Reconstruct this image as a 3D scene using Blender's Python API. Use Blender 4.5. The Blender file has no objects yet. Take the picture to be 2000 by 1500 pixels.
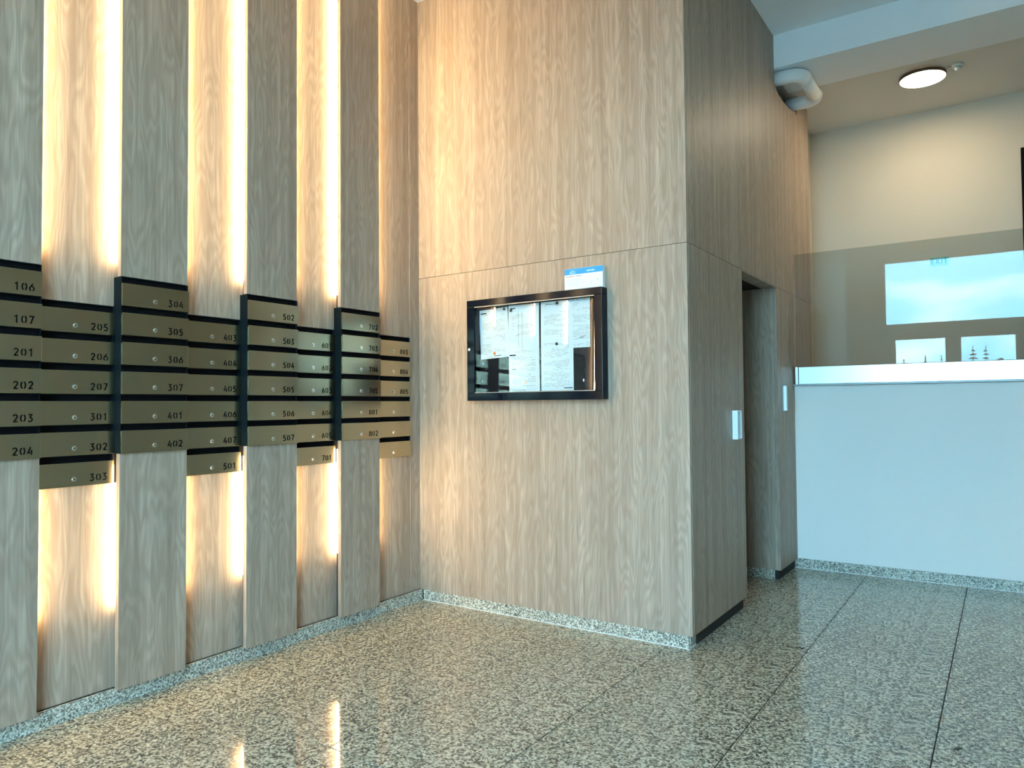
import bpy, bmesh, math, random
from mathutils import Vector, Matrix
random.seed(7)
S = bpy.context.scene
C = S.collection
PI = math.pi

# ------------------------------------------------------------------ camera
CX, CY, CZ = 3.14071, -3.56326, 1.24
YAW, PITCH, ROLL, FPX = 0.59559, 0.02933, -0.00831, 1421.809
fwd = Vector((-math.sin(YAW)*math.cos(PITCH), math.cos(YAW)*math.cos(PITCH), math.sin(PITCH)))
r0 = Vector((math.cos(YAW), math.sin(YAW), 0)); u0 = r0.cross(fwd)
rt = r0*math.cos(ROLL)+u0*math.sin(ROLL); up = u0*math.cos(ROLL)-r0*math.sin(ROLL)
cd = bpy.data.cameras.new('camera'); cd.sensor_width = 36; cd.lens = FPX*36/2000
cd.clip_start = 0.02; cd.clip_end = 500
cam = bpy.data.objects.new('camera', cd); C.objects.link(cam)
M = Matrix((rt, up, -fwd)).transposed().to_4x4(); M.translation = Vector((CX, CY, CZ))
cam.matrix_world = M
S.camera = cam

# ------------------------------------------------------------------ world: pale blue sky with clouds
w = bpy.data.worlds.new('sky'); S.world = w; w.use_nodes = True
nt = w.node_tree; N = nt.nodes; L = nt.links; N.clear()
out = N.new('ShaderNodeOutputWorld'); bg = N.new('ShaderNodeBackground')
tc = N.new('ShaderNodeTexCoord'); sep = N.new('ShaderNodeSeparateXYZ')
L.new(tc.outputs['Generated'], sep.inputs[0])
mp = N.new('ShaderNodeMapping'); mp.inputs['Scale'].default_value = (1, 1, 2.6); mp.inputs['Location'].default_value = (0.35, 0.1, 0.2)
L.new(tc.outputs['Generated'], mp.inputs['Vector'])
no = N.new('ShaderNodeTexNoise'); no.inputs['Scale'].default_value = 6.5; no.inputs['Detail'].default_value = 7; no.inputs['Roughness'].default_value = .5
L.new(mp.outputs[0], no.inputs['Vector'])
cr = N.new('ShaderNodeValToRGB'); cr.color_ramp.elements[0].position = .48; cr.color_ramp.elements[1].position = .66
L.new(no.outputs['Fac'], cr.inputs[0])
gr = N.new('ShaderNodeMix'); gr.data_type = 'RGBA'
gr.inputs['A'].default_value = (.27, .72, 1.0, 1); gr.inputs['B'].default_value = (.22, .60, 1.0, 1)
mr = N.new('ShaderNodeMapRange'); mr.inputs['From Min'].default_value = 0; mr.inputs['From Max'].default_value = .45
L.new(sep.outputs['Z'], mr.inputs['Value']); L.new(mr.outputs[0], gr.inputs['Factor'])
mx = N.new('ShaderNodeMix'); mx.data_type = 'RGBA'
L.new(cr.outputs[0], mx.inputs['Factor']); L.new(gr.outputs['Result'], mx.inputs['A']); mx.inputs['B'].default_value = (.76, .98, 1.0, 1)
L.new(mx.outputs['Result'], bg.inputs['Color']); bg.inputs['Strength'].default_value = 14
L.new(bg.outputs[0], out.inputs[0])

# ------------------------------------------------------------------ exposure
S.view_settings.view_transform = 'Standard'; S.view_settings.look = 'None'
S.view_settings.gamma = 1; S.view_settings.use_curve_mapping = False
S.view_settings.exposure = 1.25

def lamp(name, kind, loc, energy, color, rot=(0, 0, 0), **k):
    l = bpy.data.lights.new(name, kind); l.energy = energy; l.color = color
    for a, b in k.items(): setattr(l, a, b)
    o = bpy.data.objects.new(name, l); o.location = loc; o.rotation_euler = rot; C.objects.link(o); return o

WARM = (1.0, .63, .30)
# light portals in the entrance glazing (they only guide the sky light in)
YF = -4.60
for x0, x1, z0, z1 in ((1.585, 3.45, 2.42, 3.44), (1.60, 3.45, .05, 2.22)):
    p = lamp('window_portal', 'AREA', ((x0+x1)/2, YF-.14, (z0+z1)/2), 1, (1, 1, 1), (PI/2, 0, 0), shape='RECTANGLE', size=x1-x0, size_y=z1-z0)
    p.rotation_euler = (PI/2, 0, PI)
    p.data.cycles.is_portal = True

# ------------------------------------------------------------------ dimensions
D = .0555           # how far the raised panels stand out
HS = .0675          # skirting height
ZJ, ZC, ZC2 = 2.0666, 3.8916, 3.70
W = 1.8129
YD1, YD2, ZD = .928, 1.733, 2.058
YG, ZP, ZCH, ZGT = 2.2267, 1.3693, 1.510, 2.372
YEND, YCR = 2.860, 3.45
XR = 4.90
YB, YB2, ZB = 1.795, 2.292, 3.652

# ------------------------------------------------------------------ materials
def mat(name, base=(.5, .5, .5), rough=.5, metal=0, emit=None, es=0, spec=.5, coat=0):
    m = bpy.data.materials.new(name); m.use_nodes = True
    b = m.node_tree.nodes['Principled BSDF']
    b.inputs['Base Color'].default_value = (*base, 1); b.inputs['Roughness'].default_value = rough
    b.inputs['Metallic'].default_value = metal; b.inputs['Specular IOR Level'].default_value = spec
    b.inputs['Coat Weight'].default_value = coat
    if emit: b.inputs['Emission Color'].default_value = (*emit, 1); b.inputs['Emission Strength'].default_value = es
    return m

class G:
    def __init__(s, m): s.m = m; s.N = m.node_tree.nodes; s.L = m.node_tree.links; s.b = s.N['Principled BSDF']
    def n(s, t, **k):
        x = s.N.new(t)
        for a, v in k.items():
            if a in x.inputs.keys(): x.inputs[a].default_value = v
            else: setattr(x, a, v)
        return x
    def l(s, a, b): s.L.new(a, b)
    def math(s, op, a, b=None):
        x = s.N.new('ShaderNodeMath'); x.operation = op
        for i, v in enumerate((a, b)):
            if v is None: continue
            if hasattr(v, 'links'): s.l(v, x.inputs[i])
            else: x.inputs[i].default_value = v
        return x.outputs[0]
    def noise(s, vec, scale=1, detail=3, rough=.5):
        x = s.n('ShaderNodeTexNoise'); x.inputs['Scale'].default_value = scale; x.inputs['Detail'].default_value = detail
        x.inputs['Roughness'].default_value = rough; s.l(vec, x.inputs['Vector']); return x.outputs['Fac']
    def comb(s, a, b, c=0.0):
        x = s.N.new('ShaderNodeCombineXYZ')
        for i, v in enumerate((a, b, c)):
            if hasattr(v, 'links'): s.l(v, x.inputs[i])
            else: x.inputs[i].default_value = v
        return x.outputs[0]
    def ramp(s, fac, *st):
        x = s.N.new('ShaderNodeValToRGB'); e = x.color_ramp.elements
        while len(e) < len(st): e.new(.5)
        for i, (p, c) in enumerate(st): e[i].position = p; e[i].color = (*c, 1) if len(c) == 3 else c
        s.l(fac, x.inputs[0]); return x.outputs[0]
    def mix(s, f, a, b, mode='MIX'):
        x = s.N.new('ShaderNodeMix'); x.data_type = 'RGBA'; x.blend_type = mode
        for k, v in (('Factor', f), ('A', a), ('B', b)):
            if hasattr(v, 'links'): s.l(v, x.inputs[k])
            elif k == 'Factor': x.inputs[0].default_value = v
            else: x.inputs[k].default_value = (*v, 1)
        return x.outputs['Result']
    def bump(s, h, strength=.2, dist=.001):
        x = s.n('ShaderNodeBump'); x.inputs['Strength'].default_value = strength; x.inputs['Distance'].default_value = dist
        s.l(h, x.inputs['Height']); s.l(x.outputs[0], s.b.inputs['Normal'])

def wood_mat(name, gain=1.0):
    m = mat(name, rough=.50, spec=.40); g = G(m)
    tc = g.n('ShaderNodeTexCoord'); sp = g.n('ShaderNodeSeparateXYZ'); g.l(tc.outputs['Object'], sp.inputs[0])
    oi = g.n('ShaderNodeObjectInfo')
    off = g.math('MULTIPLY', oi.outputs['Random'], 37.0)
    u = g.math('ADD', g.math('ADD', sp.outputs['X'], sp.outputs['Y']), off)
    z = g.math('ADD', sp.outputs['Z'], off)
    # contour lines of a tall stretched field give the cathedral grain
    f = g.noise(g.comb(g.math('MULTIPLY', u, 8.5), g.math('MULTIPLY', z, 1.15)), 1, 2.5, .45)
    jit = g.noise(g.comb(g.math('MULTIPLY', u, 60), g.math('MULTIPLY', z, 9)), 1, 2)
    rings = g.math('SINE', g.math('ADD', g.math('MULTIPLY', f, 105), g.math('MULTIPLY', jit, 2.2)))
    rings = g.math('ADD', g.math('MULTIPLY', rings, .5), .5)
    streak = g.noise(g.comb(g.math('MULTIPLY', u, 230), g.math('MULTIPLY', z, 2.2)), 1, 3, .6)
    broad = g.noise(g.comb(g.math('MULTIPLY', u, 22), g.math('MULTIPLY', z, .35)), 1, 3, .6)
    blot = g.noise(g.comb(g.math('MULTIPLY', u, 34), g.math('MULTIPLY', z, 3.0), 4.0), 1, 2, .5)
    base = g.ramp(broad, (.32, (.360, .268, .200)), (.50, (.450, .348, .264)), (.68, (.535, .425, .328)))
    c = g.mix(g.math('MULTIPLY', rings, .36), base, (.235, .165, .115))
    c = g.mix(g.ramp(streak, (.42, (0, 0, 0)), (.66, (.50, .50, .50))), c, (.26, .19, .135))
    c = g.mix(g.ramp(blot, (.60, (0, 0, 0)), (.76, (.36, .36, .36))), c, (.17, .115, .075))
    if gain != 1: c = g.mix(1.0, c, (gain, gain, gain), 'MULTIPLY')
    g.l(c, g.b.inputs['Base Color'])
    g.bump(streak, .15, .0006)
    return m
WOOD = wood_mat('oak_laminate')

def granite_mat(name, rough, tint=(1, 1, 1), scale=1.0):
    m = mat(name, rough=rough, spec=.6); g = G(m)
    tc = g.n('ShaderNodeTexCoord')
    v = g.n('ShaderNodeTexVoronoi'); v.inputs['Scale'].default_value = 125*scale; g.l(tc.outputs['Object'], v.inputs['Vector'])
    sp = g.n('ShaderNodeSeparateColor'); g.l(v.outputs['Color'], sp.inputs[0])
    n1 = g.noise(tc.outputs['Object'], 75*scale, 3, .6)
    n2 = g.noise(tc.outputs['Object'], 9, 2, .5)
    f = g.math('ADD', g.math('MULTIPLY', sp.outputs[0], .62), g.math('MULTIPLY', n1, .55))
    c = g.ramp(f, (.26, (.030, .028, .025)), (.40, (.12, .11, .09)), (.53, (.30, .275, .215)), (.70, (.52, .475, .37)), (.88, (.74, .69, .57)))
    c = g.mix(g.math('MULTIPLY', n2, .25), c, (.32, .27, .19))
    oi = g.n('ShaderNodeObjectInfo')
    c = g.mix(1.0, c, g.ramp(oi.outputs['Random'], (0, tuple(.93*t for t in tint)), (1, tuple(1.05*t for t in tint))), 'MULTIPLY')
    g.l(c, g.b.inputs['Base Color'])
    return m
GRANITE = granite_mat('polished_granite', .07, (1.0, .96, .87))
SKIRT = granite_mat('skirting_granite', .35, (1.12, 1.20, 1.26), 1.35)

def plaster(name, col, b=.06):
    m = mat(name, col, .85, spec=.25); g = G(m)
    tc = g.n('ShaderNodeTexCoord'); n = g.noise(tc.outputs['Object'], 180, 3); g.bump(n, b, .001)
    n2 = g.noise(tc.outputs['Object'], 1.3, 3)
    g.l(g.mix(g.math('MULTIPLY', n2, .12), col, tuple(x*.8 for x in col)), g.b.inputs['Base Color'])
    return m
WHITE = plaster('white_paint', (.90, .91, .90)); CREAM = plaster('cream_paint', (.62, .57, .47)); STAIRCEIL = plaster('stair_ceiling_paint', (.74, .71, .65))
PALE = plaster('pale_grey_paint', (.93, .88, .82)); FACADE = plaster('grey_facade_paint', (.16, .16, .155))
SUB = mat('dark_substrate', (.02, .018, .016), .8)
CASE = mat('black_powder_coat', (.004, .009, .012), .6, spec=.10)
SLOT = mat('black_slot', (.003, .003, .004), .7, spec=.1)

def brushed(name, col, rough, zstretch=True):
    m = mat(name, col, rough, 1); g = G(m)
    tc = g.n('ShaderNodeTexCoord'); sp = g.n('ShaderNodeSeparateXYZ'); g.l(tc.outputs['Object'], sp.inputs[0])
    n = g.noise(g.comb(g.math('MULTIPLY', sp.outputs['X'], 14), g.math('MULTIPLY', sp.outputs['Y'], 14), g.math('MULTIPLY', sp.outputs['Z'], 1400)), 1, 2)
    g.bump(n, .03, .0002)
    r = g.math('ADD', g.math('MULTIPLY', n, .12), rough-.06); g.l(r, g.b.inputs['Roughness'])
    return m
STEEL = brushed('brushed_steel', (.44, .40, .28), .22)
ALU = brushed('satin_aluminium', (.80, .82, .82), .38)
CHROME = mat('chrome', (.88, .88, .86), .22, 1)
DIGIT = mat('black_digit', (.003, .003, .003), .8, spec=.05)
LED = mat('warm_led', (1, .8, .5), .5, emit=(1.0, .76, .42), es=50)
LAMPW = mat('lamp_diffuser', (.9, .9, .9), .5, emit=(1.0, .83, .58), es=34)
FILLW = mat('fill_diffuser', (.9, .9, .9), .5, emit=(1.0, .82, .60), es=4)  # glow of the added fill lamps out of view
HALO = mat('lamp_halo', (.9, .9, .9), .5, emit=(1.0, .74, .40), es=16)
SPOTE = mat('spot_led', (.9, .9, .9), .5, emit=(1.0, .90, .72), es=60)
BRONZE = mat('dark_bronze', (.09, .06, .04), .4, .6)
GLOSSBLACK = mat('glossy_black', (.004, .006, .012), .12, spec=.15)
BOARDIN = mat('black_board_back', (.004, .006, .012), .5, spec=.15)
PLASTIC = mat('white_plastic', (.72, .74, .73), .35)
PVC = mat('white_pvc', (.90, .91, .88), .38)
DUCTM = mat('dull_grey_duct', (.10, .11, .11), .7)
GREYMETAL = mat('grey_sheet_metal', (.35, .36, .36), .45, .7)
FRAME = mat('grey_door_frame', (.055, .062, .068), .45, .2)
CAULK = mat('white_caulk', (.72, .72, .68), .7)
LEAF = mat('dry_leaf', (.03, .025, .015), .8)

def glass_mat(name, tint=(1, 1, 1), f0=.036):
    m = bpy.data.materials.new(name); m.use_nodes = True; n = m.node_tree.nodes; l = m.node_tree.links; n.clear()
    o = n.new('ShaderNodeOutputMaterial'); mx = n.new('ShaderNodeMixShader'); fr = n.new('ShaderNodeFresnel'); fr.inputs['IOR'].default_value = 1.52
    t = n.new('ShaderNodeBsdfTransparent'); t.inputs[0].default_value = (*tint, 1)
    gl = n.new('ShaderNodeBsdfGlossy'); gl.inputs['Roughness'].default_value = 0.0
    geo = n.new('ShaderNodeNewGeometry')
    # same air-side reflectance on both faces of the pane
    vm = n.new('ShaderNodeVectorMath'); vm.operation = 'DOT_PRODUCT'; l.new(geo.outputs['Incoming'], vm.inputs[0]); l.new(geo.outputs['Normal'], vm.inputs[1])
    ab = n.new('ShaderNodeMath'); ab.operation = 'ABSOLUTE'; l.new(vm.outputs['Value'], ab.inputs[0])
    om = n.new('ShaderNodeMath'); om.operation = 'SUBTRACT'; om.inputs[0].default_value = 1; l.new(ab.outputs[0], om.inputs[1])
    p5 = n.new('ShaderNodeMath'); p5.operation = 'POWER'; l.new(om.outputs[0], p5.inputs[0]); p5.inputs[1].default_value = 5
    ma = n.new('ShaderNodeMath'); ma.operation = 'MULTIPLY_ADD'; l.new(p5.outputs[0], ma.inputs[0]); ma.inputs[1].default_value = 1-f0; ma.inputs[2].default_value = f0
    l.new(ma.outputs[0], mx.inputs[0]); l.new(t.outputs[0], mx.inputs[1]); l.new(gl.outputs[0], mx.inputs[2]); l.new(mx.outputs[0], o.inputs[0])
    n.remove(fr)
    return m
GLASS = glass_mat('clear_glass', (.985, .995, .99))

THICKGLASS = glass_mat('thick_tinted_glass', (.80, .83, .835), .026)
def paper_mat():
    m = mat('printed_paper', rough=.55); g = G(m)
    tc = g.n('ShaderNodeTexCoord'); sp = g.n('ShaderNodeSeparateXYZ'); g.l(tc.outputs['Object'], sp.inputs[0])
    oi = g.n('ShaderNodeObjectInfo'); rnd = g.math('MULTIPLY', oi.outputs['Random'], 50)
    row = g.math('MULTIPLY', sp.outputs['Z'], 135)
    fl = g.math('FLOOR', row); fr = g.math('FRACT', row)
    line = g.math('MULTIPLY', g.math('GREATER_THAN', fr, .35), g.math('LESS_THAN', fr, .75))
    word = g.noise(g.comb(g.math('MULTIPLY', sp.outputs['X'], 210), g.math('MULTIPLY', fl, 7.3), rnd), 1, 1)
    para = g.noise(g.comb(g.math('MULTIPLY', sp.outputs['X'], 6), g.math('MULTIPLY', fl, .33), g.math('ADD', rnd, 9)), 1, 1)
    k = g.math('MULTIPLY', line, g.math('GREATER_THAN', word, .46))
    k = g.math('MULTIPLY', k, g.math('GREATER_THAN', para, .50))
    # clean margins
    k = g.math('MULTIPLY', k, g.math('MULTIPLY', g.math('GREATER_THAN', sp.outputs['X'], .02), g.math('LESS_THAN', sp.outputs['X'], .185)))
    g.l(g.mix(g.math('MULTIPLY', k, .55), (.60, .73, .79), (.07, .08, .10)), g.b.inputs['Base Color'])
    return m
PAPER = paper_mat()

# ------------------------------------------------------------------ mesh helpers
def me_box(bm, x0, x1, y0, y1, z0, z1):
    vs = [bm.verts.new(p) for p in ((x0, y0, z0), (x1, y0, z0), (x1, y1, z0), (x0, y1, z0), (x0, y0, z1), (x1, y0, z1), (x1, y1, z1), (x0, y1, z1))]
    for f in ((0, 3, 2, 1), (4, 5, 6, 7), (0, 1, 5, 4), (1, 2, 6, 5), (2, 3, 7, 6), (3, 0, 4, 7)): bm.faces.new([vs[i] for i in f])
def finish(bm, name, m, bevel=0, smooth=False, seg=1):
    if bevel:
        bmesh.ops.bevel(bm, geom=list(bm.edges), offset=bevel, segments=seg, affect='EDGES', profile=.5)
    bmesh.ops.recalc_face_normals(bm, faces=bm.faces)
    me = bpy.data.meshes.new(name); bm.to_mesh(me); bm.free()
    me.materials.append(m)
    if smooth:
        for p in me.polygons: p.use_smooth = True
    return me
def link(name, me, parent=None, **props):
    o = bpy.data.objects.new(name, me); C.objects.link(o)
    if parent: o.parent = parent
    for k, v in props.items(): o[k] = v
    return o
def box(name, x0, x1, y0, y1, z0, z1, m, parent=None, bevel=0, **props):
    """box with its origin at its own lower corner in world space (children keep world coordinates)"""
    bm = bmesh.new(); me_box(bm, x0, x1, y0, y1, z0, z1)
    return link(name, finish(bm, name, m, bevel), parent, **props)
def boxes(name, lst, m, parent=None, bevel=0, **props):
    bm = bmesh.new()
    for b in lst: me_box(bm, *b)
    return link(name, finish(bm, name, m, bevel), parent, **props)
def cyl_bm(bm, c, axis, r, h, seg=24, r2=None):
    """closed cylinder from c along axis"""
    a = Vector(axis).normalized(); t = a.orthogonal().normalized(); b = a.cross(t); r2 = r if r2 is None else r2
    A = []; B = []
    for i in range(seg):
        q = t*math.cos(2*PI*i/seg)+b*math.sin(2*PI*i/seg)
        A.append(bm.verts.new(Vector(c)+q*r)); B.append(bm.verts.new(Vector(c)+a*h+q*r2))
    for i in range(seg): j = (i+1) % seg; bm.faces.new((A[i], A[j], B[j], B[i]))
    bm.faces.new(A[::-1]); bm.faces.new(B)
def cyl(name, c, axis, r, h, m, parent=None, seg=24, bevel=0, r2=None, **props):
    bm = bmesh.new(); cyl_bm(bm, c, axis, r, h, seg, r2)
    return link(name, finish(bm, name, m, bevel), parent, **props)
def lathe(name, prof, loc, m, parent=None, seg=40, **props):
    bm = bmesh.new(); rings = []
    for r, z in prof:
        rings.append([bm.verts.new((loc[0]+r*math.cos(2*PI*i/seg), loc[1]+r*math.sin(2*PI*i/seg), loc[2]+z)) for i in range(seg)] if r > 1e-6 else [bm.verts.new((loc[0], loc[1], loc[2]+z))])
    for a, b in zip(rings, rings[1:]):
        for i in range(seg):
            j = (i+1) % seg
            if len(a) == 1 and len(b) == 1: continue
            if len(a) == 1: bm.faces.new((a[0], b[j], b[i]))
            elif len(b) == 1: bm.faces.new((a[i], a[j], b[0]))
            else: bm.faces.new((a[i], a[j], b[j], b[i]))
    return link(name, finish(bm, name, m, smooth=True), parent, **props)
def tube_me(name, pts, r, m, seg=20):
    bm = bmesh.new(); rings = []
    for i, p in enumerate(pts):
        p = Vector(p); a = Vector(pts[max(i-1, 0)]); b = Vector(pts[min(i+1, len(pts)-1)]); t = (b-a).normalized()
        s = t.cross(Vector((0, 0, 1))).normalized(); q = s.cross(t)
        rings.append([bm.verts.new(p+r*(s*math.cos(2*PI*k/seg)+q*math.sin(2*PI*k/seg))) for k in range(seg)])
    for a, b in zip(rings, rings[1:]):
        for k in range(seg): bm.faces.new((a[k], a[(k+1) % seg], b[(k+1) % seg], b[k]))
    bm.faces.new(rings[0]); bm.faces.new(rings[-1][::-1])
    return finish(bm, name, m, smooth=True)
def prism_x(name, poly, x0, x1, m, parent=None, **props):
    """polygon given in (y, z), extruded in x"""
    bm = bmesh.new(); A = [bm.verts.new((x0, y, z)) for y, z in poly]; B = [bm.verts.new((x1, y, z)) for y, z in poly]
    bm.faces.new(A); bm.faces.new(B[::-1]); n = len(poly)
    for i in range(n): j = (i+1) % n; bm.faces.new((A[i], B[i], B[j], A[j]))
    return link(name, finish(bm, name, m), parent, **props)
def empty(name, loc, label, cat, group=None):
    o = bpy.data.objects.new(name, None); C.objects.link(o); o.location = loc; o.empty_display_size = .05
    o['label'] = label; o['category'] = cat
    if group: o['group'] = group
    return o
def at(root, o):
    """parent a world-space mesh to a thing without moving it"""
    o.parent = root; o.matrix_parent_inverse = Matrix.Translation(root.location).inverted(); return o

# ================================================================== SETTING
# ---- floor: granite slabs on a dark bed
floor = box('floor', -.12, XR, YF-.2, 3.5, -.06, -.006, SUB, kind='structure', label='polished speckled granite floor of rectangular slabs')
TX = [-.15+.0, .46, 1.07, 1.68, 2.29, 2.90, 3.51, 4.12, XR]
GAP = .0024
ty = [-4.765+.305*i for i in range(0, 24)]
tile_cache = {}
def tile(x0, x1, y0, y1):
    k = (round(x1-x0, 4), round(y1-y0, 4))
    if k not in tile_cache:
        bm = bmesh.new(); me_box(bm, GAP, k[0]-GAP, GAP, k[1]-GAP, -.008, 0); tile_cache[k] = finish(bm, 'tile', GRANITE)
    o = link('tile', tile_cache[k], floor); o.location = (x0, y0, 0); return o
for i in range(len(TX)-1):
    for j in range(len(ty)-1):
        x0, x1, y0, y1 = TX[i], TX[i+1], ty[j], ty[j+1]
        if i >= 4: y0 -= .0; y1 -= .0
        if y0 >= YG: continue
        y1 = min(y1, YG)
        x0 = max(x0, -.0)
        if x1 <= 1.69 and y0 > .05: 
            if not (YD1-.35 < y0 < YD2+.05): continue
        tile(x0, x1, y0, y1)

# ---- left wall: dark substrate, oak panels in two depths
wall_left = box('wall_left', -.12, -.02, YF-.2, 3.5, -.06, ZC+.1, SUB, kind='structure', label='left wall clad with raised and recessed oak panels over warm light strips')
ZT0, ZPL, PH = 1.8005, 1.771, .0965       # slot top, top of the highest door, door height
PIT = .12475
ZMA = ZPL-5*PIT-PH                        # underside of mailboxes, raised columns
ZMB = ZPL-6*PIT-PH                        # underside of mailboxes, recessed columns
ZTB = ZT0-PIT
A = [(-2.5635, -2.2590), (-1.9530, -1.6495), (-1.3345, -1.0285), (-.7230, -.4175)]
B = [(-2.2590, -1.9530), (-1.6495, -1.3345), (-1.0285, -.7230), (-.4175, -.0930)]
def panel(x0, x1, y0, y1, z0, z1, parent, bevel=.0008): return box('panel', x0, x1, y0, y1, z0, z1, WOOD, parent, bevel)
for y0, y1 in A:
    panel(.030, D, y0, y1, ZT0+.0005, ZC-.002, wall_left); panel(.030, D, y0, y1, HS, ZMA-.0005, wall_left)
    for z0, z1 in ((ZT0, ZC-.002), (HS, ZMA)):
        box('batten', -.02, .0295, y0+.019, y1-.019, z0, z1, SUB, wall_left)
for i, (y0, y1) in enumerate(B):
    a = y0-.024; b = y1+(.024 if i < 3 else 0)
    panel(-.018, 0, a, b, ZTB+.0005, ZC-.002, wall_left); panel(-.018, 0, a, b, HS, ZMB-.0005, wall_left)
panel(-.018, .002, -.0905, 0, HS, ZC-.002, wall_left)
# beyond the frame: the cladding goes on without mailboxes
panel(-.018, 0, -2.8700+.0, -2.5635+.024, HS, ZC-.002, wall_left)
panel(.030, D, -3.175, -2.8700, HS, ZC-.002, wall_left); box('batten', -.02, .0295, -3.147, -2.898, HS, ZC-.002, SUB, wall_left)
panel(-.018, 0, YF, -3.151, HS, ZC-.002, wall_left)
# LED strips behind the edges of the raised panels
def led(y, z0, z1): box('light_strip', .014, .026, y-.004, y+.004, z0, z1, LED, wall_left)
for y0, y1 in A:
    for y in (y0+.014, y1-.014):
        led(y, 1.875, ZC-.08); led(y, .42, ZMA-.05)
led(-2.898+.0145, .42, ZC-.08)
# skirting, left wall: granite lengths
def lengths(name, axis, a0, a1, c0, c1, step, parent, z1=None):
    z1 = z1 or HS-.001
    a = a0
    while a < a1-.01:
        b = min(a+step, a1)
        if axis == 'y': box('skirting_slab', c0, c1, a+.0006, b-.0006, .0005, z1, SKIRT, parent)
        else: box('skirting_slab', a+.0006, b-.0006, c0, c1, .0005, z1, SKIRT, parent)
        a = b
bl = box('baseboard_left', -.02, .008, YF, -.0, .0, HS-.004, SUB, kind='structure', label='grey granite skirting under the oak panels of the left wall')
lengths('skirting_slab', 'y', YF+.39, -.0, .008, .022, .61, bl)

# ---- middle wall (back)
wall_back = box('wall_back', 0, W-.03, .02, .10, 0, ZC+.05, SUB, kind='structure', label='oak clad wall carrying the black notice board')
panel(.0015, W-.0016, 0, .019, ZJ+.0012, ZC-.001, wall_back, .0005)
panel(.0015, W-.0016, 0, .019, HS, ZJ-.0012, wall_back, .0005)
bb = box('baseboard_back', 0.022, W-.026, .021, .03, 0, HS-.003, SUB, kind='structure', label='granite skirting under the notice board wall')
lengths('skirting_slab', 'x', .024, W-.024, .006, .021, .61, bb)
box('caulk_line', .024, W-.02, .0035, .0062, .0002, .004, CAULK, bb)

# ---- right-hand return wall with the doorway
wall_right = boxes('wall_return', [(W-.10, W-.019, .10, YD1-.02, 0, ZC+.05), (W-.10, W-.019, YD1-.02, YD2+.02, ZD+.03, ZC+.05), (W-.10, W-.019, YD2+.02, YEND-.004, 0, 3.49), (W-.10, W-.019, 2.52, YEND-.004, 3.49, ZC2)],
                   SUB, kind='structure', label='oak clad return wall with the dark doorway')
panel(W-.018, W, .020, YD1-.0012, ZJ+.0012, ZC-.001, wall_right, .0004)
panel(W-.018, W, .020, YD1, HS, ZJ-.0012, wall_right, .0004)
hole = [(1.80, 3.655), (1.80, 3.545), (1.87, 3.512), (1.97, 3.500), (2.07, 3.497), (2.22, 3.508), (2.377, 3.535), (2.440, 3.55), (2.461, 3.52), (2.500, 3.60), (2.50, 3.70)]
poly = [(YD1+.0012, ZJ+.0012), (YEND, ZJ+.0012), (YEND, ZC2-.001)] + hole[::-1] + [(1.797, ZC-.001), (YD1+.0012, ZC-.001)]
prism_x('panel', poly, W-.018, W, WOOD, wall_right)
panel(W-.018, W, YD2, YEND, HS, ZJ-.0012, wall_right, .0004)
box('door_head', W-.10, W-.0, YD1, YD2, ZD, ZJ-.0012, WOOD, wall_right)
br = box('baseboard_return', W-.06, W-.036, .03, YD1-.10, 0, HS-.004, SUB, kind='structure', label='granite skirting under the return wall')
lengths('s', 'y', .022, YD1-.105, W-.036, W-.022, .9, br)
box('caulk_line', W-.0222, W-.0195, .022, YD1-.105, .0002, .004, CAULK, br)
br2 = box('baseboard_return_far', W-.06, W-.036, YD2+.03, YG-.02, 0, HS-.004, SUB, kind='structure', label='short granite skirting beyond the doorway')
lengths('s', 'y', YD2+.022, YG-.002, W-.036, W-.022, .9, br2)
# passage behind the doorway
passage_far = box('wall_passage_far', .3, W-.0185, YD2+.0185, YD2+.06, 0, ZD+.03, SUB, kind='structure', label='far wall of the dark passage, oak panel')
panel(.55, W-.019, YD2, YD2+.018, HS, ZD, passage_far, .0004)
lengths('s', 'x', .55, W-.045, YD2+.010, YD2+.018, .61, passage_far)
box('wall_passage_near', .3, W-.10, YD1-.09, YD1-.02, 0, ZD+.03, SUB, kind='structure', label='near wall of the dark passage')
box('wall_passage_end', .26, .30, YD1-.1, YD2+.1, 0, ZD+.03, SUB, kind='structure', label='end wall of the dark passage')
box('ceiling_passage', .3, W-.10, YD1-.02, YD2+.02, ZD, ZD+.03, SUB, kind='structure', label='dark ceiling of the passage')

# ---- ceilings and beam
box('ceiling', -.12, XR+.1, YF-.2, YB+.004, ZC, ZC+.1, WHITE, kind='structure', label='white painted ceiling')
box('trim_1', W-.02, XR, YB, YB2, ZB, ZC+.1, WHITE, kind='structure', label='deep white beam crossing under the ceiling')
box('ceiling_stair', W-.20, XR+.1, YB2, YCR+.1, ZC2, ZC2+.08, STAIRCEIL, kind='structure', label='cream ceiling above the stair behind the beam')
boxes('ceiling_void_cover', [(-.12, W-.021, YB+.004, YCR+.1, ZC2+.2, ZC2+.28)], SUB, kind='structure')
# ---- stair side walls
box('wall_stair_back', W-.20, XR+.1, YCR, YCR+.1, -.06, ZC2, CREAM, kind='structure', label='cream wall of the stairwell behind the glass')
box('void_light_block', -.12, W-.20, YCR+.02, YCR+.1, -.06, ZC2+.28, SUB, kind='structure', label='unseen wall added to keep sky light out of the void behind the oak walls')  # unseen blocker, added so sky light does not leak into the pipe hole
box('wall_stair_side', W-.22, W-.101, YEND-.003, YCR, -.06, ZC2, CREAM, kind='structure', label='short cream wall past the end of the oak cladding')
box('landing', W-.10, XR, YG+.16, YCR, .80, .90, PALE, kind='structure', label='stair landing hidden behind the low wall')
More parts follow.
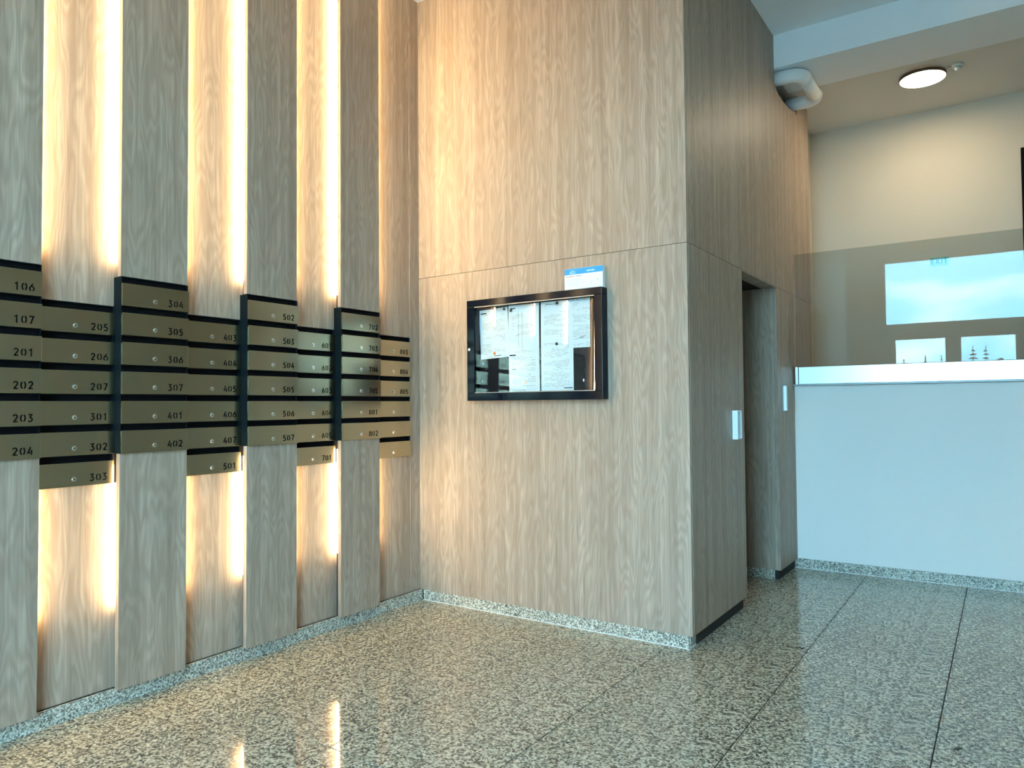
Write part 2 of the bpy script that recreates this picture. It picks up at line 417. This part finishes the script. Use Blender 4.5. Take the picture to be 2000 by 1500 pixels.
# ---- low wall under the glass
par = box('wall_parapet', W-.006, XR, YG, YG+.15, 0, ZP, PALE, kind='structure', label='pale low wall below the glass balustrade')
bp = box('baseboard_parapet', W-.02, XR, YG-.004, YG-.0002, 0, HS-.004, SUB, kind='structure', label='granite skirting along the pale low wall')
lengths('s', 'x', W-.018, XR, YG-.018, YG-.004, .61, bp, HS+.004)
box('caulk_line', W-.018, XR, YG-.0205, YG-.018, .0002, .004, CAULK, bp)
# ---- right wall, out of frame
box('wall_right', XR, XR+.1, YF-.2, YCR+.1, -.06, ZC+.1, plaster('brown_grey_paint', (.40, .36, .29)), kind='structure', label='brown grey painted wall on the right')

# ---- entrance front behind the camera, seen mirrored in the glass
OX0, OX1 = 1.585, 3.45
boxes('wall_front', [(-.02, OX0, YF-.2, YF, -.06, ZC), (OX1, XR, YF-.2, YF, -.06, ZC), (OX0, OX1, YF-.2, YF, 3.44, ZC)], FACADE, kind='structure', label='grey entrance wall around the glazed doors')
box('trim_2', OX0, OX1, YF-.16, YF-.01, 2.36, 2.42, FRAME, kind='structure', label='dark crossbar between the doors and the high window')
win = boxes('window_1', [(OX0, OX0+.03, YF-.12, YF-.06, 2.42, 3.44), (OX1-.03, OX1, YF-.12, YF-.06, 2.42, 3.44), (OX0, OX1, YF-.12, YF-.06, 3.41, 3.44), (OX0, OX1, YF-.12, YF-.06, 2.42, 2.45)], FRAME, kind='structure', label='wide high window over the entrance doors')
box('pane', OX0+.03, OX1-.03, YF-.095, YF-.085, 2.45, 3.41, GLASS, win)
doors = [(1.64, 2.49), (2.51, 3.36)]
for i, (a, b) in enumerate(doors):
    d = boxes('door_%d' % (i+1), [(a, a+.10, YF-.12, YF-.05, .02, 2.30), (b-.08, b, YF-.12, YF-.05, .02, 2.30), (a+.10, b-.08, YF-.12, YF-.05, 2.205, 2.30), (a+.10, b-.08, YF-.12, YF-.05, .02, .22)], FRAME, kind='structure',
              label='%s glazed entrance door in a dark frame' % ('left', 'right')[i])
    box('pane', a+.10, b-.08, YF-.095, YF-.085, .22, 2.205, GLASS, d)
    cyl('door_handle', (b-.04, YF-.02, .9), (0, 0, 1), .012, .5, CHROME, d, 12)
boxes('trim_3', [(OX0, 1.64, YF-.14, YF-.02, 0, 2.36), (3.36, OX1, YF-.14, YF-.02, 0, 2.36), (2.49, 2.51, YF-.14, YF-.02, 0, 2.36), (1.64, 3.36, YF-.14, YF-.02, 2.30, 2.36)], FRAME, kind='structure', label='dark posts around the entrance doors')
# outside: paving and far conifers
OUT = mat('outdoor_paving', (.30, .30, .28), .9)
box('ground', -90, 100, -260, YF-.2, -.12, -.02, OUT, kind='structure', label='grey paving outside the entrance')

# ================================================================== OUTDOOR TREES
NEEDLE = mat('dark_needles', (.030, .055, .045), .9); BARK = mat('bark', (.06, .045, .03), .9)
def conifer(x, y, h, rad, label):
    t = empty('spruce_tree', (x, y, -.02), label, 'tree', 'spruces outside the entrance')
    at(t, cyl('trunk', (x, y, -.02), (0, 0, 1), .16, h*.96, BARK, None, 8, r2=.03))
    bm = bmesh.new(); rnd = random.Random(int(x*100)); tiers = 16
    for k in range(tiers):
        f = k/(tiers-1); zc = h*(.14+.84*f); R = rad*(1-f)**.85+.10; nb = 20
        for j in range(nb):
            a = 2*PI*(j+rnd.random()*.6)/nb+k; rr = R*(.65+.5*rnd.random()); dz = -rr*.30
            c0 = Vector((x, y, zc)); tip = Vector((x+rr*math.cos(a), y+rr*math.sin(a), zc+dz)); s = Vector((-math.sin(a), math.cos(a), 0))*rr*.20
            mid = c0.lerp(tip, .55); v = [bm.verts.new(p) for p in (c0+Vector((0, 0, .12)), mid+s+Vector((0, 0, .08)), tip, mid-s+Vector((0, 0, .08)), c0+Vector((0, 0, -.22)), mid+Vector((0, 0, -.32)))]
            for fc in ((0, 1, 2), (0, 2, 3), (4, 2, 1), (4, 3, 2), (0, 3, 4), (0, 4, 1)): bm.faces.new([v[q] for q in fc])
    at(t, link('crown', finish(bm, 'crown', NEEDLE)))
YT = -115.5
MY = 2*(YG+.018)-CY
def deeper(x, h, r, k): return CX+(x-CX)*k, MY+(YT-MY)*k, CZ+(h-CZ)*k, r*k
TK = [1.0, 1.10, .90, 1.0, .88, 1.10, 1.12]
for x, h, r, lab in ((-.58, 9.3, 2.2, 'tallest spruce outside, left of the close pair'), (.95, 9.2, 1.9, 'slim spruce outside, right of the close pair'), (-2.3, 8.2, 1.5, 'lower spruce outside beside the close pair'),
                     (-6.57, 8.3, 1.0, 'thin lone spruce outside with a needle top'), (-9.4, 7.7, 1.8, 'broad low spruce outside, second from the end'), (-4.5, 8.1, 1.9, 'bushy spruce outside near the door post'), (-11.3, 7.6, 2.0, 'farthest low spruce outside at the end of the row')):
    k = TK.pop(0); x2, y2, h2, r2 = deeper(x, h, r, k); conifer(x2, y2, h2, r2, lab)
def shrub(x, y, h, r, lab):
    bm = bmesh.new(); bmesh.ops.create_icosphere(bm, subdivisions=3, radius=1); rnd = random.Random(int(x*10)+5)
    for v in bm.verts: v.co = Vector((x+v.co.x*r*(.85+.3*rnd.random()), y+v.co.y*r*(.85+.3*rnd.random()), h*.45+v.co.z*h*.55*(.88+.2*rnd.random())))
    o = link('broad_tree', finish(bm, 'crown', NEEDLE), None, label=lab, category='tree')
    o.data.transform(Matrix.Translation((-x, -y, 0))); o.location = (x, y, 0)
for x, h, r, k, lab in ((2.4, 7.3, 2.2, .80, 'round low tree outside, right of the spruces'), (-.2, 7.0, 2.8, 1.24, 'round low tree outside, behind the spruce pair')):
    x2, y2, h2, r2 = deeper(x, h, r, k); shrub(x2, y2, h2, r2, lab)

# ================================================================== MAILBOXES
ST = .16
def arc(cx, cy, rx, ry, a0, a1, n=8): return [(cx+rx*math.cos(math.radians(a0+(a1-a0)*i/n)), cy+ry*math.sin(math.radians(a0+(a1-a0)*i/n))) for i in range(n+1)]
GLY = {
 '0': [arc(.33, .5, .25, .44, 112, 248), arc(.33, .5, .25, .44, 68, -68)],
 '1': [[(.12, .74), (.36, .93), (.36, .0)]],
 '2': [arc(.32, .70, .22, .24, 165, -25)+[(.13, .06)], [(.10, .075), (.58, .075)]],
 '3': [[(.10, .93), (.50, .93), (.28, .60)]+arc(.29, .31, .24, .25, 70, -115)+[(.06, .10)]],
 '4': [[(.38, .98), (.10, .27), (.34, .27)], [(.50, .62), (.50, 0)]],
 '5': [[(.54, .93), (.19, .93), (.15, .56), (.30, .58)]+arc(.28, .31, .25, .25, 70, -115)+[(.06, .10)]],
 '6': [[(.46, .96)]+arc(.33, .33, .24, .28, 150, 250), arc(.33, .33, .24, .28, 112, -68)],
 '7': [[(.08, .93), (.56, .93), (.24, .0)]],
 '8': [arc(.33, .73, .20, .21, 110, 250, 6), arc(.33, .73, .20, .21, 70, -70, 6), arc(.33, .29, .25, .25, 110, 250, 6), arc(.33, .29, .25, .25, 70, -70, 6)],
}
def ribbon(bm, pts, t, sc, oy, oz, x0, x1):
    n = len(pts); Lf = []; Rt = []
    for i, p in enumerate(pts):
        p = Vector(p)
        d1 = (p-Vector(pts[i-1])).normalized() if i else None
        d2 = (Vector(pts[i+1])-p).normalized() if i < n-1 else None
        if d1 is None: d = d2; k = 1
        elif d2 is None: d = d1; k = 1
        else:
            d = (d1+d2); d = d.normalized() if d.length > .1 else d1; k = min(1/max(d.dot(d1), .45), 1.8)
        nn = Vector((-d.y, d.x))*t*.5*k
        Lf.append(p+nn); Rt.append(p-nn)
    V = [[bm.verts.new((x, oy+q.x*sc, oz+q.y*sc)) for q in S_] for x in (x0, x1) for S_ in (Lf, Rt)]
    a, b, c, d_ = V
    for i in range(n-1):
        bm.faces.new((c[i], c[i+1], d_[i+1], d_[i])); bm.faces.new((a[i], a[i+1], c[i+1], c[i])); bm.faces.new((b[i], d_[i], d_[i+1], b[i+1]))
    bm.faces.new((a[0], c[0], d_[0], b[0])); bm.faces.new((a[-1], b[-1], d_[-1], c[-1]))
def digits_me(txt, yr, z0, h, x0, x1):
    bm = bmesh.new(); adv = .0255
    for i, ch in enumerate(txt):
        for st in GLY[ch]: ribbon(bm, st, ST, h, yr-adv*(len(txt)-i)+.004, z0, x0, x1)
    return finish(bm, 'number', DIGIT)
COL = 'ABCDEFGH'
CACHE = {}
def mailbox(y0, y1, k, proud, num, label):
    """origin: lower left corner on the wall face; local x out of the wall, y along it, z up"""
    wdt = y1-y0; fx = D if proud else 0.0; zb = ZPL-k*PIT-PH
    t = empty('mailbox', (0, y0, zb), label, 'mailbox', 'steel mailboxes in the left wall')
    zt = PH+(ZT0-ZPL)-(0 if k else 0)
    if k: zt = PIT
    key = (round(wdt, 3), proud, k == 0, (not proud) and k == 6)
    if key not in CACHE:
        g = .0004
        bm = bmesh.new(); ft = fx+.003
        # body: bottom, top, back and sides of a shallow steel case, open at the slot
        back = -.0195 if not proud else -.0195
        ys0, ys1 = (g, wdt-g)
        top = min(zt, PIT)
        me_box(bm, back, ft, ys0, ys0+.003, 0, top); me_box(bm, back, ft, ys1-.003, ys1, 0, top)
        me_box(bm, back, ft-.001, ys0+.003, ys1-.003, 0, .002); me_box(bm, back, ft-.001, ys0+.003, ys1-.003, top-.002, top-.0003)
        me_box(bm, back, back+.003, ys0+.003, ys1-.003, .002, top-.002)
        body = finish(bm, 'body', CASE)
        bm = bmesh.new(); me_box(bm, ft+.0003, ft+.0105, .0012, wdt-.0012, .0006, PH)
        door = finish(bm, 'door', STEEL, .0009, seg=2)
        bm = bmesh.new(); me_box(bm, fx-.012, fx-.009, .004, wdt-.004, PH-.004, top-.003); me_box(bm, fx-.012, ft, .004, wdt-.004, PH-.010, PH-.006)
        flap = finish(bm, 'slot_flap', SLOT)
        lx, ly, lz = ft+.0105, wdt-.161, .030
        bm = bmesh.new(); cyl_bm(bm, (lx, ly, lz), (1, 0, 0), .0098, .002, 20); cyl_bm(bm, (lx+.002, ly, lz), (1, 0, 0), .0080, .0035, 20, .0066)
        lock = finish(bm, 'lock', CHROME)
        bm = bmesh.new(); me_box(bm, lx+.0055, lx+.0059, ly-.0009, ly+.0009, lz-.0042, lz+.0042); cyl_bm(bm, (lx+.0055, ly, lz), (1, 0, 0), .0022, .0004, 10)
        keyh = finish(bm, 'keyhole', DIGIT)
        CACHE[key] = (body, door, flap, lock, keyh, ft)
    body, door, flap, lock, keyh, ft = CACHE[key]
    link('body', body, t); dr = link('door', door, t, label='brushed steel door'); link('slot_flap', flap, t)
    lk = link('lock', lock, t, label='round chrome lock'); link('keyhole', keyh, lk)
    if num: link('number', digits_me(num, wdt-.027, .0165, .0300, ft+.0104, ft+.0112), t, label='black stencilled number '+num)
    return t
ORD = ('leftmost', 'second', 'third', 'rightmost')
cols = [(A[0], True, ['106', '107', '201', '202', '203', '204']), (B[0], False, ['205', '206', '207', '301', '302', '303']),
        (A[1], True, ['304', '305', '306', '307', '401', '402']), (B[1], False, ['403', '404', '405', '406', '407', '501']),
        (A[2], True, ['502', '503', '504', '505', '506', '507']), (B[2], False, ['601', '602', '603', '604', '605', '701']),
        (A[3], True, ['702', '703', '704', '705', '801', '802']), (B[3], False, ['803', '804', '805', '', '', ''])]
for ci, ((y0, y1), proud, nums) in enumerate(cols):
    for i, nmb in enumerate(nums):
        k = i if proud else i+1
        if nmb: lab = 'steel mailbox numbered %s, %s in the %s %s column' % (nmb, ('topmost', 'second from top', 'third from top', 'third from bottom', 'second from bottom', 'lowest')[i], ORD[ci//2], 'raised' if proud else 'recessed')
        else: lab = 'unnumbered steel mailbox near the corner, %s of the three' % ('topmost', 'middle', 'lowest')[i-3]
        mailbox(y0, y1, k, proud, nmb, lab)

# ================================================================== NOTICE BOARD
bx0, bx1, bz0, bz1, bd = .4435, 1.3580, 1.2690, 1.8755, .067
nb = empty('notice_board', (bx0, 0, bz0), 'black framed glazed notice board on the oak wall', 'notice board')
fw = .057
bm = bmesh.new()
me_box(bm, bx0, bx1, -bd, -.001, bz1-.040, bz1); me_box(bm, bx0, bx1, -bd, -.001, bz0, bz0+.046)
me_box(bm, bx0, bx0+fw, -bd, -.001, bz0+.046, bz1-.040); me_box(bm, bx1-.048, bx1, -bd, -.001, bz0+.046, bz1-.040)
at(nb, link('frame', finish(bm, 'frame', GLOSSBLACK, .0022, seg=2)))
ix0, ix1, iz0, iz1 = bx0+fw, bx1-.048, bz0+.046, bz1-.040
at(nb, box('back_panel', ix0, ix1, -.012, -.002, iz0, iz1, BOARDIN))
bm = bmesh.new(); me_box(bm, ix0+.001, ix1-.001, -.045, -.041, iz0+.001, iz1-.007)
gc = Vector(((ix0+ix1)/2, -.043, (iz0+iz1)/2)); gme = finish(bm, 'glass', GLASS)
GT = (math.radians(-1.1), math.radians(1.8))   # the pane sits slightly skewed in its frame
gme.transform(Matrix.Translation(gc) @ Matrix.Rotation(GT[1], 4, 'Z') @ Matrix.Rotation(GT[0], 4, 'X') @ Matrix.Translation(-gc))
at(nb, link('glass', gme))
at(nb, box('glass_rail', ix0, ix1, -.066, -.062, iz1-.006, iz1-.0005, GREYMETAL)); at(nb, box('glass_rail', ix0, ix1, -.066, -.062, iz0+.0005, iz0+.004, GREYMETAL))
lk = at(nb, cyl('lock', (.468, -bd, 1.578), (0, -1, 0), .009, .012, CHROME, None, 20, .0015))
at(nb, box('bracket_eye', 1.209, 1.217, -.014, -.0121, 1.368, 1.384, PLASTIC, None, .0015))
# sheets of paper
def sheet(x, z, w_, h_, ang, y, lab, marks=()):
    me = bpy.data.meshes.new('sheet_of_paper')
    bm = bmesh.new(); me_box(bm, 0, w_, -.0004, 0, 0, h_)
    me = finish(bm, 'sheet_of_paper', PAPER)
    o = link('sheet_of_paper', me, None, label=lab, category='paper', group='sheets pinned in the notice board')
    o.location = (x, y, z); o.rotation_euler = (0, ang, 0)
    for (a, b, c, d_) in marks: box('print_block', a, b, -.0006, -.0004, c, d_, DIGIT, o)
    return o
Y0 = -.0122
sheet(.510, 1.519, .210, .297, math.radians(-2.6), Y0-.0006, 'tilted printed sheet at the upper left of the notice board', [(.012, .055, .272, .279), (.10, .15, .012, .0155)])
sheet(.713, 1.540, .213, .290, 0, Y0, 'printed sheet with column lines, second from left in the top row', [(.012, .050, .268, .273), (.07, .0712, .03, .255), (.095, .0962, .02, .25)])
sheet(.938, 1.565, .205, .266, math.radians(.4), Y0-.0012, 'closely printed sheet held by two black magnets', [(.03, .12, .248, .251)])
sheet(1.129, 1.558, .128, .274, 0, Y0, 'narrow printed sheet at the upper right of the notice board', [(.06, .088, .055, .058), (.075, .10, .062, .064)])
sheet(.7165, 1.3185, .212, .236, math.radians(-.6), Y0-.0012, 'lower left sheet with a pale orange magnet', [(.006, .05, .212, .219), (.02, .05, .13, .134)])
sheet(.938, 1.3215, .212, .244, 0, Y0, 'lower right sheet with a column of short entries', [(.150, .205, .012, .0165)])
MB_ = mat('black_magnet', (.01, .01, .01), .4); MO = mat('orange_magnet', (.80, .22, .04), .4); MP = mat('pale_orange_magnet', (.80, .38, .24), .4)
for x, z, m_, lab in ((.685, 1.813, MB_, 'black magnet on the corner of the tilted upper left sheet'), (.733, 1.800, MB_, 'black magnet at the upper left of the second sheet'), (1.050, 1.818, MB_, 'black magnet at the top of the closely printed sheet'),
                   (1.044, 1.586, MB_, 'black magnet at the foot of the closely printed sheet'), (.612, 1.552, MO, 'bright orange magnet low on the tilted sheet'), (.828, 1.372, MP, 'pale orange magnet on the lower left sheet')):
    o = cyl('magnet', (0, 0, 0), (0, -1, 0), .0088, .005, m_, None, 20, .0012, label=lab, category='magnet', group='round magnets in the notice board'); o.location = (x, Y0-.0018, z)

# leaflet box standing on the board
CARD = mat('white_card', (.80, .83, .83), .5); BLUE = mat('bright_blue_print', (.01, .32, .80), .5); LTB = mat('pale_blue_print', (.45, .80, .95), .5); GP = mat('grey_print', (.30, .33, .33), .6); PG = mat('pale_green_print', (.55, .74, .70), .6)
lx0, lx1, lz0, lz1, ly = 1.108, 1.348, bz1+.0005, 1.998, -.030
lb = empty('leaflet_box', (lx0, ly, lz0), 'white leaflet box with a bright blue header standing on the notice board', 'leaflet box')
at(lb, box('carton', lx0, lx1, ly, -.002, lz0, lz1, CARD, None, .001))
at(lb, box('blue_header', lx0+.001, lx1-.0005, ly-.0006, ly-.0001, lz1-.033, lz1-.001, BLUE))
bm = bmesh.new()
for r_, y_ in ((.017, 0), (.0095, 0)):
    pass
def strip(bm, pts, t, y0, y1):
    for a, b in zip(pts, pts[1:]):
        a = Vector(a); b = Vector(b); n = Vector((-(b-a).y, (b-a).x)).normalized()*t/2
        v = [bm.verts.new((p.x, y, p.y)) for y in (y0, y1) for p in (a+n, b+n, b-n, a-n)]
        bm.faces.new(v[:4]); bm.faces.new(v[4:][::-1])
        for i in range(4): j = (i+1) % 4; bm.faces.new((v[i], v[4+i], v[4+j], v[j]))
cxl, czl = lx0+.052, lz1-.026
strip(bm, [(cxl+.017*math.cos(a/10*PI), czl+.014*math.sin(a/10*PI)) for a in range(11)], .0028, ly-.0010, ly-.0007)
strip(bm, [(cxl-.004+.008*math.cos(a/8*PI), czl+.006*math.sin(a/8*PI)) for a in range(9)], .0025, ly-.0010, ly-.0007)
strip(bm, [(cxl-.018, czl-.001), (cxl+.019, czl-.001)], .003, ly-.0010, ly-.0007)
at(lb, link('arch_logo', finish(bm, 'arch_logo', LTB)))
at(lb, boxes('header_lettering', [(lx0+.140+i*.0075, lx0+.140+i*.0075+.0055, ly-.0010, ly-.0007, lz1-.024, lz1-.024+(.009 if i % 3 else .0065)) for i in range(7)], LTB))
at(lb, boxes('title_lettering', [(lx0+.012+i*.0068, lx0+.012+i*.0068+.0048, ly-.0004, ly-.0001, lz1-.047, lz1-.047+(.0055 if i % 4 else .007)) for i in range(14) if i not in (8,)], GP))
at(lb, boxes('small_print', [(lx0+.012, lx0+.012+(.10, .085, .11, .07)[j], ly-.0004, ly-.0001, lz1-.062-.010*j, lz1-.062-.010*j+.003) for j in range(4)], PG))
at(lb, box('printed_figure', lx0+.205, lx0+.213, ly-.0004, ly-.0001, lz1-.084, lz1-.066, PG)); at(lb, box('printed_figure', lx0+.165, lx0+.172, ly-.0004, ly-.0001, lz1-.092, lz1-.080, PG))

# ================================================================== ON THE RETURN WALL
def pull(name, y0, y1, z0, z1, e, label, grp=None):
    t = empty(name, (W, y0, z0), label, 'door handle', grp)
    at(t, boxes('shell', [(W+.0005, W+e, y0, y0+.006, z0, z1), (W+.0005, W+e, y1-.006, y1, z0, z1), (W+.0005, W+e, y0+.006, y1-.006, z0, z0+.006), (W+.0005, W+e, y0+.006, y1-.006, z1-.006, z1)], ALU, None, .0006))
    at(t, box('recessed_plate', W+.0005, W+e-.010, y0+.006, y1-.006, z0+.006, z1-.006, GREYMETAL))
    return t
pull('door_handle', .690, .775, 1.030, 1.199, .032, 'boxy satin metal pull handle left of the dark doorway')
t = empty('door_handle', (W, 1.885, 1.190), 'slim bright metal pull beside the low wall, right of the doorway', 'door handle')
at(t, box('grip_bar', W+.006, W+.030, 1.862, 1.884, 1.185, 1.365, ALU, None, .0015)); at(t, box('back_plate', W+.0005, W+.0059, 1.855, 1.890, 1.180, 1.370, GREYMETAL))

# ================================================================== PIPE
pr = .050; px, py0, py1, pz, eb = 1.985, 1.865, 2.400, ZB-pr-.006, .085
dp = empty('drain_pipe', (W, py0, pz), 'white plastic pipe looping out of the hole under the beam', 'pipe')
def bend(c, a0, a1, r): return [(c[0]+r*math.cos(math.radians(a0+(a1-a0)*i/12)), c[1]+r*math.sin(math.radians(a0+(a1-a0)*i/12)), pz) for i in range(13)]
at(dp, link('elbow', tube_me('elbow', [(W-.06, py0, pz)]+bend((px-eb, py0+eb), -90, 0, eb), pr, PVC, 28)))
at(dp, link('straight_pipe', tube_me('straight_pipe', [(px, py0+eb, pz), (px, py1-eb, pz)], pr-.002, PVC, 28)))
at(dp, link('elbow', tube_me('elbow', bend((px-eb, py1-eb), 0, 90, eb)+[(W-.06, py1, pz)], pr, PVC, 28)))
for y in (py0+eb-.004, py1-eb-.010):
    at(dp, link('sealing_ring', tube_me('sealing_ring', [(px, y, pz), (px, y+.012, pz)], pr+.005, PVC, 28)))
bx = empty('cable_duct', (W-.05, 2.1, 3.56), 'grey metal duct inside the hole behind the pipe', 'duct')
at(bx, box('duct', W-.20, W-.052, 2.15, 2.205, 3.535, 3.60, DUCTM, None, .002)); at(bx, box('duct_flange', W-.052, W-.046, 2.14, 2.215, 3.525, 3.61, DUCTM, None, .0005))

# ================================================================== CEILING LAMP AND SENSOR
LX, LY = 2.680, 2.650
cl = empty('ceiling_lamp', (LX, LY, ZC2), 'round lit ceiling lamp with a dark rim on the cream ceiling', 'ceiling lamp')
at(cl, lathe('lamp_rim', [(.120, -.001), (.150, -.010), (.157, -.012), (.157, -.036), (.151, -.036), (.151, -.030), (.0, -.030)], (LX, LY, ZC2), BRONZE, seg=64))
at(cl, lathe('diffuser', [(.0, -.0305), (.1505, -.0305), (.150, -.037), (.142, -.040), (.0, -.041)], (LX, LY, ZC2), LAMPW, seg=64))
at(cl, lathe('halo_ring', [(.118, -.0005), (.1185, -.009), (.146, -.0095), (.120, -.0005)], (LX, LY, ZC2-.0004), HALO, seg=64))
sx, sy = 2.905, 2.612
sd = empty('motion_sensor', (sx, sy, ZC2), 'small white ceiling sensor beside the round lamp', 'sensor')
at(sd, lathe('base', [(0, -.0005), (.034, -.0005), (.036, -.012), (.030, -.018), (0, -.018)], (sx, sy, ZC2), PLASTIC, seg=32))
at(sd, lathe('lens_dome', [(.020, -.018), (.022, -.026), (.016, -.038), (.008, -.043), (0, -.044)], (sx, sy, ZC2), PLASTIC, seg=32))
at(sd, lathe('lens_band', [(.0235, -.020), (.0245, -.025), (.0235, -.027)], (sx, sy, ZC2), GREYMETAL, seg=32))
wr = link('lamp_cable', tube_me('lamp_cable', [(LX+.150, LY-.02, ZC2-.004), (LX+.17, sy-.005, ZC2-.004), (sx-.034, sy, ZC2-.004)], .0016, BRONZE, 8), None, label='thin cable running between the round lamp and its sensor', category='cable')

for i, (ax, ay) in enumerate(((1.25, -2.1), (3.4, -1.9))):  # two invented lamps out of view, added as fill for the lobby
    fill_lamp = empty('ceiling_lamp', (ax, ay, ZC), 'unseen round fill lamp added to the lobby ceiling, %s' % ('nearer the mailboxes', 'nearer the stair side')[i], 'ceiling lamp')
    at(fill_lamp, lathe('lamp_rim', [(.120, -.001), (.157, -.002), (.157, -.036), (.151, -.036), (.151, -.030), (.0, -.030)], (ax, ay, ZC), BRONZE, seg=48))
    at(fill_lamp, lathe('diffuser', [(.0, -.0305), (.1505, -.0305), (.150, -.037), (.142, -.040), (.0, -.041)], (ax, ay, ZC), FILLW, seg=48))

# ================================================================== GLASS BALUSTRADE
gb = empty('glass_balustrade', (W, YG, ZP), 'frameless glass balustrade in an aluminium channel on the low wall', 'balustrade')
at(gb, boxes('base_channel', [(W+.040, XR-.01, YG-.030, YG+.010, ZP+.012, ZCH)], ALU, None, .0015))
at(gb, box('channel_back', W+.010, XR-.01, YG+.026, YG+.044, ZP+.012, ZCH-.004, ALU))
at(gb, box('end_cap', W+.014, W+.034, YG-.028, YG+.026, ZP+.012, ZCH+.002, ALU, None, .001, label='bright end cap'))
at(gb, box('drip_plate', W-.004, XR-.01, YG-.034, YG+.10, ZP+.001, ZP+.011, GREYMETAL, None, .001))
at(gb, box('rubber_seal', W+.012, XR-.01, YG+.0105, YG+.0115, ZP+.012, ZCH+.004, SLOT))
at(gb, box('glass_pane', W+.012, XR-.02, YG+.012, YG+.024, ZP+.02, ZGT, THICKGLASS, None, .0005))

# ================================================================== BEHIND THE GLASS
dk = empty('stair_door', (3.285, YCR, .9), 'black door on the cream wall at the right edge', 'door')
at(dk, boxes('door_frame', [(3.285, 3.335, YCR-.04, YCR-.0005, .9, 3.24), (4.235, 4.285, YCR-.04, YCR-.0005, .9, 3.24), (3.335, 4.235, YCR-.04, YCR-.0005, 3.19, 3.24)], SLOT))
at(dk, box('door_leaf', 3.336, 4.234, YCR-.025, YCR-.001, .9, 3.189, SLOT)); at(dk, cyl('door_handle', (3.42, YCR-.027, 1.9), (0, -1, 0), .011, .05, CHROME, None, 12))
EXG = mat('exit_sign_green', (.22, .55, .46), .5); EXL = mat('exit_letters', (.002, .02, .02), .6)
ex = empty('exit_sign', (2.645, YCR, 2.390), 'small green EXIT sign on the cream wall behind the glass', 'sign')
at(ex, box('plate', 2.640, 2.780, YCR-.006, YCR-.0005, 2.378, 2.446, EXG, None, .001))
bm = bmesh.new(); x = 2.650; yy = (YCR-.0075, YCR-.0062); z0, hh = 2.392, .042; t_ = .0075
def ln(a, b): strip(bm, [(x+a[0]*.024, z0+a[1]*hh), (x+b[0]*.024, z0+b[1]*hh)], t_, *yy)
ln((.1, 0), (.1, 1)); ln((.1, .92), (1, .92)); ln((.1, .5), (.85, .5)); ln((.1, .08), (1, .08)); x += .034
ln((0, 0), (1.1, 1)); ln((0, 1), (1.1, 0)); x += .036
ln((.3, 0), (.3, 1)); x += .021
ln((0, .92), (1.1, .92)); ln((.55, 0), (.55, 1))
at(ex, link('lettering', finish(bm, 'lettering', EXL)))

# ================================================================== BITS ON THE FLOOR
for x, y, a, s, lab in ((2.251, .329, .2, .020, 'dark scrap of leaf on the floor near the doorway corner'), (2.971, -.493, .9, .017, 'dark scrap of leaf on the floor at the lower right'), (2.789, 1.315, 1.4, .010, 'tiny dark crumb on the floor before the low wall')):
    bm = bmesh.new(); n = 10; rim = []
    top = bm.verts.new((0, 0, .004))
    for i in range(n):
        q = 2*PI*i/n; rr = s*(1 if i % 2 else .8)
        rim.append(bm.verts.new((rr*1.4*math.cos(q), rr*.5*math.sin(q), .0006+.002*math.sin(q*2)**2)))
    for i in range(n): bm.faces.new((top, rim[i], rim[(i+1) % n]))
    bm.faces.new(rim[::-1])
    o = link('leaf_scrap', finish(bm, 'leaf_scrap', LEAF), None, label=lab, category='leaf'); o.location = (x, y, 0); o.rotation_euler = (0, 0, a)
